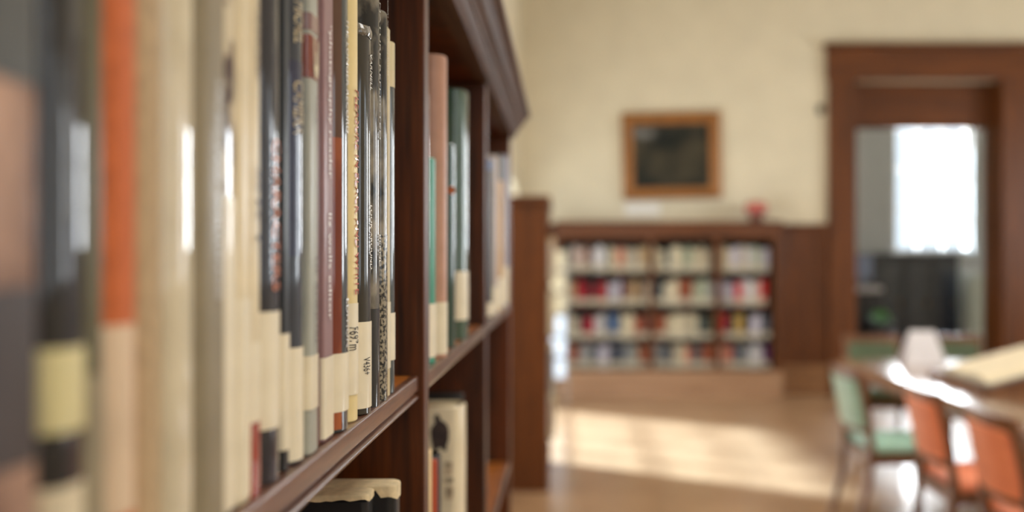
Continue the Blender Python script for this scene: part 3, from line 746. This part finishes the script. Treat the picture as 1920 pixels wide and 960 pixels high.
pm = speckle('dark_landscape', (22, 26, 22), (78, 70, 52), 2.2, (1, 1, 1), 0.40, 0.68)
pm.node_tree.nodes['Principled BSDF'].inputs['Coat Weight'].default_value = 0.3
MB().box(-pw/2+fwid*0.9, pw/2-fwid*0.9, 0.0, 0.012, fwid*0.9, ph-fwid*0.9).build('canvas', pm, pic)
pic.rotation_euler = (0, math.radians(-1.2), 0)
# thin pale rectangle below the painting
tag(MB().box(wx(1172), wx(1238), FW-0.006, FW-0.001, wzp(404), wzp(381), 0.002).build('pale_rectangle', mat('flat_white', (232, 228, 220), 0.6, var=0.01)), 'blank pale rectangle on the wall under the painting', 'card')
# red bowl on a dark foot, on top of the far bookcase
rb = empty('footed_bowl', ((1418-VX)/F*(FY+0.15), FY+0.15, top_z)); tag(rb, 'red bowl on a brown foot on top of the far bookcase', 'bowl')
MB().lathe([(0.085, 0), (0.085, 0.015), (0.068, 0.03), (0.07, 0.07), (0.085, 0.085)]).build('foot', mat('brown_glaze', (96, 58, 44), 0.4), rb, smooth=True)
MB().lathe([(0.085, 0.085), (0.112, 0.10), (0.124, 0.14), (0.118, 0.185), (0.085, 0.215), (0.04, 0.222)]).build('bowl', mat('red_glaze', (176, 70, 50), 0.35, coat=0.5), rb, smooth=True)
# small dark bracket by the door casing
br = empty('wall_bracket', (wx(1538), FW, wzp(205))); tag(br, 'small dark bracket on the wall beside the door casing', 'bracket')
MB().box(-0.035, 0.035, -0.012, 0, -0.05, 0.05, 0.004).build('back_plate', mat('dark_iron', (44, 40, 36), 0.5, metallic=0.6), br)
MB().box(-0.012, 0.012, -0.07, -0.012, -0.012, 0.012, 0.003).build('arm', MATS['dark_iron'], br)

# ---------------------------------------------------------------- reading table, chairs, reading stand
TX0, TX1, TY0, TY1, TZ = 2.08, 3.55, 3.3, 7.55, 0.75
tb = empty('reading_table', ((TX0+TX1)/2, (TY0+TY1)/2, 0)); tag(tb, 'long polished wooden reading table at the right', 'table')
fpart(tb, MB().box(TX0, TX1, TY0, TY1, TZ-0.04, TZ, 0.008), 'tabletop', M_TABLE)
fpart(tb, MB().box(TX0+0.10, TX0+0.13, TY0+0.12, TY1-0.12, TZ-0.14, TZ-0.04), 'apron', M_CHAIRWOOD)
fpart(tb, MB().box(TX1-0.13, TX1-0.10, TY0+0.12, TY1-0.12, TZ-0.14, TZ-0.04), 'apron', M_CHAIRWOOD)
fpart(tb, MB().box(TX0+0.13, TX1-0.13, TY0+0.12, TY0+0.15, TZ-0.14, TZ-0.04), 'apron', M_CHAIRWOOD)
fpart(tb, MB().box(TX0+0.13, TX1-0.13, TY1-0.15, TY1-0.12, TZ-0.14, TZ-0.04), 'apron', M_CHAIRWOOD)
for x in (TX0+0.09, TX1-0.17):
    for y in (TY0+0.11, TY1-0.19):
        fpart(tb, MB().loft([[(x+s, y+s, 0), (x+.08-s, y+s, 0), (x+.08-s, y+.08-s, 0), (x+s, y+.08-s, 0)] if s else [(x, y, TZ-.04), (x+.08, y, TZ-.04), (x+.08, y+.08, TZ-.04), (x, y+.08, TZ-.04)] for s in (0.015, 0)]), 'leg', M_CHAIRWOOD)

def make_chair(fab, label, loc, rz):
    """library side chair facing local +x: turned-out legs, padded seat and padded back in a wooden frame"""
    r = empty('side_chair', loc, rz); tag(r, label, 'chair', 'upholstered side chairs round the reading table')
    W = 0.23
    for s in (-1, 1):
        # rear leg running up into the back post, raked
        ax = [(-0.30, 0.0, 0.026), (-0.235, 0.25, 0.032), (-0.215, 0.45, 0.036), (-0.235, 0.65, 0.030), (-0.285, 0.86, 0.026)]
        secs = []
        for x, z, wd in ax:
            y = s*(W-0.02)
            h = wd/2
            secs.append([(x-h, y-h, z), (x+h, y-h, z), (x+h, y+h, z), (x-h, y+h, z)])
        MB().loft(secs).build('leg', M_CHAIRWOOD, r)
        secs = []
        for x, z, wd in ((0.25, 0, 0.024), (0.225, 0.22, 0.032), (0.215, 0.44, 0.042)):
            h = wd/2; y = s*(W-0.015)
            secs.append([(x-h, y-h, z), (x+h, y-h, z), (x+h, y+h, z), (x-h, y+h, z)])
        MB().loft(secs).build('leg', M_CHAIRWOOD, r)
        MB().box(-0.20, 0.20, s*(W-0.02)-0.012, s*(W-0.02)+0.012, 0.375, 0.435).build('seat_rail', M_CHAIRWOOD, r)
    MB().box(0.19, 0.215, -W+0.03, W-0.03, 0.375, 0.435).build('seat_rail', M_CHAIRWOOD, r)
    MB().box(-0.225, -0.20, -W+0.03, W-0.03, 0.375, 0.435).build('seat_rail', M_CHAIRWOOD, r)
    # seat pad
    mb = MB(); mb.box(-0.205, 0.235, -W, W, 0.435, 0.490, 0.018); mb.build('seat_pad', fab, r, smooth=True)
    # curved top and bottom rails of the back, padded panel between
    def curved(z0, z1, x0, x1, dep, name, m, yw, bulge=0.03):
        secs = []
        for k in range(9):
            y = -yw+2*yw*k/8
            bx = -bulge*(1-(y/yw)**2)
            secs.append([(x0+bx, y, z0), (x0+dep+bx, y, z0), (x1+dep+bx, y, z1), (x1+bx, y, z1)])
        return MB().loft(secs).build(name, m, r, smooth=True)
    curved(0.825, 0.892, -0.290, -0.302, 0.030, 'top_rail', M_CHAIRWOOD, W-0.004)
    curved(0.535, 0.570, -0.232, -0.236, 0.024, 'lower_rail', M_CHAIRWOOD, W-0.034)
    curved(0.570, 0.835, -0.252, -0.308, 0.050, 'back_pad', fab, W-0.036)
    return r
ORANGE = mat('orange_leather', (252, 150, 112), 0.45, coat=0.1, var=0.10, scale=15)
GREEN = mat('green_leather', (165, 206, 188), 0.4, coat=0.2, var=0.10, scale=15)
DGREEN = mat('dull_green_leather', (82, 98, 68), 0.45, coat=0.1, var=0.10, scale=15)
make_chair(GREEN, 'green upholstered wooden side chair at the far left corner of the table', (1.88, 5.68, 0), 0.06)
make_chair(ORANGE, 'orange upholstered wooden side chair next to the green chair', (2.0, 4.78, 0), 0.0)
make_chair(ORANGE, 'orange upholstered wooden side chair cut off by the picture edge', (2.0, 4.02, 0), 0.0)
make_chair(DGREEN, 'dull green chair tucked in at the far end of the table, left', (2.46, 7.72, 0), -math.pi/2)
make_chair(DGREEN, 'dull green chair tucked in at the far end of the table, right', (3.12, 7.74, 0), -math.pi/2)
# slanted reading stand with an open book
st = empty('reading_stand', (2.62, 5.95, TZ)); tag(st, 'sloping wooden reading stand on the table', 'book stand')
MB().prism([(-0.27, 0.0), (0.30, 0.0), (0.30, 0.17), (0.285, 0.18), (-0.27, 0.03)], 'y', -0.42, 0.42).build('wedge', M_CHAIRWOOD, st)
MB().box(-0.30, -0.27, -0.42, 0.42, 0.0, 0.05, 0.004).build('lip', M_CHAIRWOOD, st)
ob = empty('open_book', (2.62, 5.95, TZ+0.11)); tag(ob, 'large open book with cream pages lying on the sloping stand', 'book')
sl = math.atan2(0.15, 0.555)
ob.rotation_euler = (0, -sl, 0)
for s in (-1, 1):
    secs = []
    for k in range(9):
        u = k/8.0
        y = s*(0.004+0.36*u)
        hh = 0.010+0.038*math.sin(math.pi*min(1, u*0.9+0.12))**0.7
        secs.append([(-0.25, y, 0.004), (0.25, y, 0.004), (0.25, y, hh), (-0.25, y, hh)])
    MB().loft(secs).build('page_block', mat('atlas_pages', (228, 214, 184), 0.7, var=0.05, scale=10), ob, smooth=True)
MB().box(-0.26, 0.26, -0.38, 0.38, -0.002, 0.003).build('cover', book_material((110, 132, 146), 'cloth'), ob)
# folded white card on the table
tc_ = empty('tent_card', (2.56, 7.15, TZ)); tag(tc_, 'blank white folded card standing on the far end of the table', 'card')
for s in (-1, 1):
    MB().loft([[(-0.15, s*0.09, 0.0), (0.15, s*0.09, 0.0), (0.15, s*0.09-s*0.003, 0), (-0.15, s*0.09-s*0.003, 0)], [(-0.09, s*0.002, 0.24), (0.09, s*0.002, 0.24), (0.09, 0, 0.24), (-0.09, 0, 0.24)]]).build('leaf', mat('white_sheet', (236, 234, 240), 0.5, var=0.01), tc_)

# ---------------------------------------------------------------- the room beyond the doorway
dk = mat('dark_cabinet', (34, 33, 40), 0.45, coat=0.2)
BS = F/15.0
bx_ = lambda px: (px-VX)/BS
bz_ = lambda py: H-(py-VY)/BS
cab = empty('dark_cabinet', (bx_(1735), 15.2, 0)); tag(cab, 'dark wooden cabinet below the bright window in the next room', 'cabinet')
fpart(cab, MB().box(bx_(1590), bx_(1800), 15.05, 15.45, 0, 1.55), 'body', dk)
fpart(cab, MB().box(bx_(1588), bx_(1802), 15.0, 15.46, 1.55, 1.60, 0.006), 'top_board', dk)
for i in range(4):
    a = bx_(1592)+(bx_(1798)-bx_(1592))*i/4; b = bx_(1592)+(bx_(1798)-bx_(1592))*(i+1)/4
    dd = fpart(cab, MB().box(a+0.02, b-0.02, 15.03, 15.05, 0.1, 1.5, 0.006), 'door', mat('dark_cabinet_door', (40, 42, 54), 0.2, coat=0.6))
    kn = MB().box(b-0.07, b-0.05, 15.0, 15.03, 0.8, 0.9, 0.004).build('handle', mat('dull_brass', (120, 100, 60), 0.4, metallic=0.8), dd)
desk = empty('dark_desk', (bx_(1640), 13.6, 0)); tag(desk, 'dark desk with a pale top just inside the next room', 'desk')
s13 = F/13.4
dx = lambda px: (px-VX)/s13
dz = lambda py: H-(py-VY)/s13
fpart(desk, MB().box(dx(1560), dx(1655), 13.4, 14.1, dz(548), dz(538), 0.004), 'desktop', mat('pale_desktop', (176, 172, 176), 0.4))
fpart(desk, MB().box(dx(1612), dx(1650), 13.45, 14.05, 0, dz(548)), 'pedestal', dk)
fpart(desk, MB().box(dx(1562), dx(1575), 13.45, 14.05, 0, dz(548)), 'pedestal', dk)
mon = empty('monitor', (dx(1630), 13.75, dz(538))); tag(mon, 'blue-grey monitor standing on the dark desk in the next room', 'monitor')
MB().box(-0.15, 0.15, -0.02, 0.02, 0.10, 0.46, 0.008).build('housing', mat('grey_plastic', (120, 124, 140), 0.4), mon)
MB().box(-0.13, 0.13, -0.024, -0.02, 0.13, 0.43).build('screen', mat('blue_grey_screen', (128, 140, 170), 0.2), mon)
MB().box(-0.03, 0.03, -0.01, 0.02, 0.01, 0.12).build('neck', MATS['grey_plastic'], mon)
MB().box(-0.11, 0.11, -0.09, 0.09, 0.0, 0.012, 0.003).build('base', MATS['grey_plastic'], mon)
gp = empty('green_globe', (dx(1637), 13.38, dz(590))); 
bpy.data.objects.remove(gp)
pl = empty('potted_plant', (dx(1637), 13.1, 0)); tag(pl, 'round green plant in a dark pot in front of the desk', 'plant')
MB().lathe([(0.13, 0), (0.15, 0.02), (0.18, 0.62), (0.19, 0.66), (0.16, 0.66)]).build('pot', dk, pl, smooth=True)
mb = MB()
for k in range(60):
    a = random.uniform(0, 6.28); e = random.uniform(0.1, 1.4); L = random.uniform(0.12, 0.2)
    d = Vector((math.cos(a)*math.cos(e), math.sin(a)*math.cos(e), math.sin(e))); sd = Vector((-math.sin(a), math.cos(a), 0))*0.022
    b0 = Vector((0, 0, 0.66))+d*0.03; tip = b0+d*L; mid = b0+d*L*0.5
    v = [mb.bm.verts.new(p) for p in (b0, mid+sd, tip, mid-sd)]; mb.bm.faces.new(v)
mb.build('foliage', mat('plant_green', (104, 168, 84), 0.5), pl)['kind'] = 'stuff'
lk = empty('pale_locker', (bx_(1809), 14.6, 0)); tag(lk, 'narrow pale grey locker right of the dark cabinet in the next room', 'locker')
pale = mat('pale_grey_steel', (186, 194, 188), 0.4)
sL = F/14.4
MB().box(-0.15, 0.15, -0.15, 0.2, 0.05, H-(512-VY)/sL, 0.006).build('body', pale, lk)
MB().box(-0.135, 0.135, -0.165, -0.15, 0.1, H-(516-VY)/sL, 0.004).build('door', pale, lk)
MB().box(-0.15, 0.15, -0.13, 0.2, 0.0, 0.05).build('plinth', dk, lk)

# narrow leaflet rack past the glazed opening
rk = empty('leaflet_rack', (-0.10, 10.15, 0)); tag(rk, 'narrow rack of pale leaflets past the low left bookcase', 'rack')
for x in (-0.125, 0.105): MB().box(x, x+0.02, -0.05, 0.05, 0.0, 1.62, 0.003).build('upright', mat('grey_rack_steel', (120, 118, 114), 0.5), rk)
for i in range(6):
    z = 0.30+i*0.22
    MB().box(-0.105, 0.105, -0.05, 0.05, z-0.012, z).build('shelf', mat('grey_rack_steel', (120, 118, 114), 0.5), rk)
    MB().box(-0.095, 0.098, -0.045, -0.02, z+0.001, z+0.19).build('leaflet', mat('white_leaflet', (200, 212, 228), 0.4) if i < 3 else mat('cream_leaflet', (172, 158, 128), 0.6), rk)
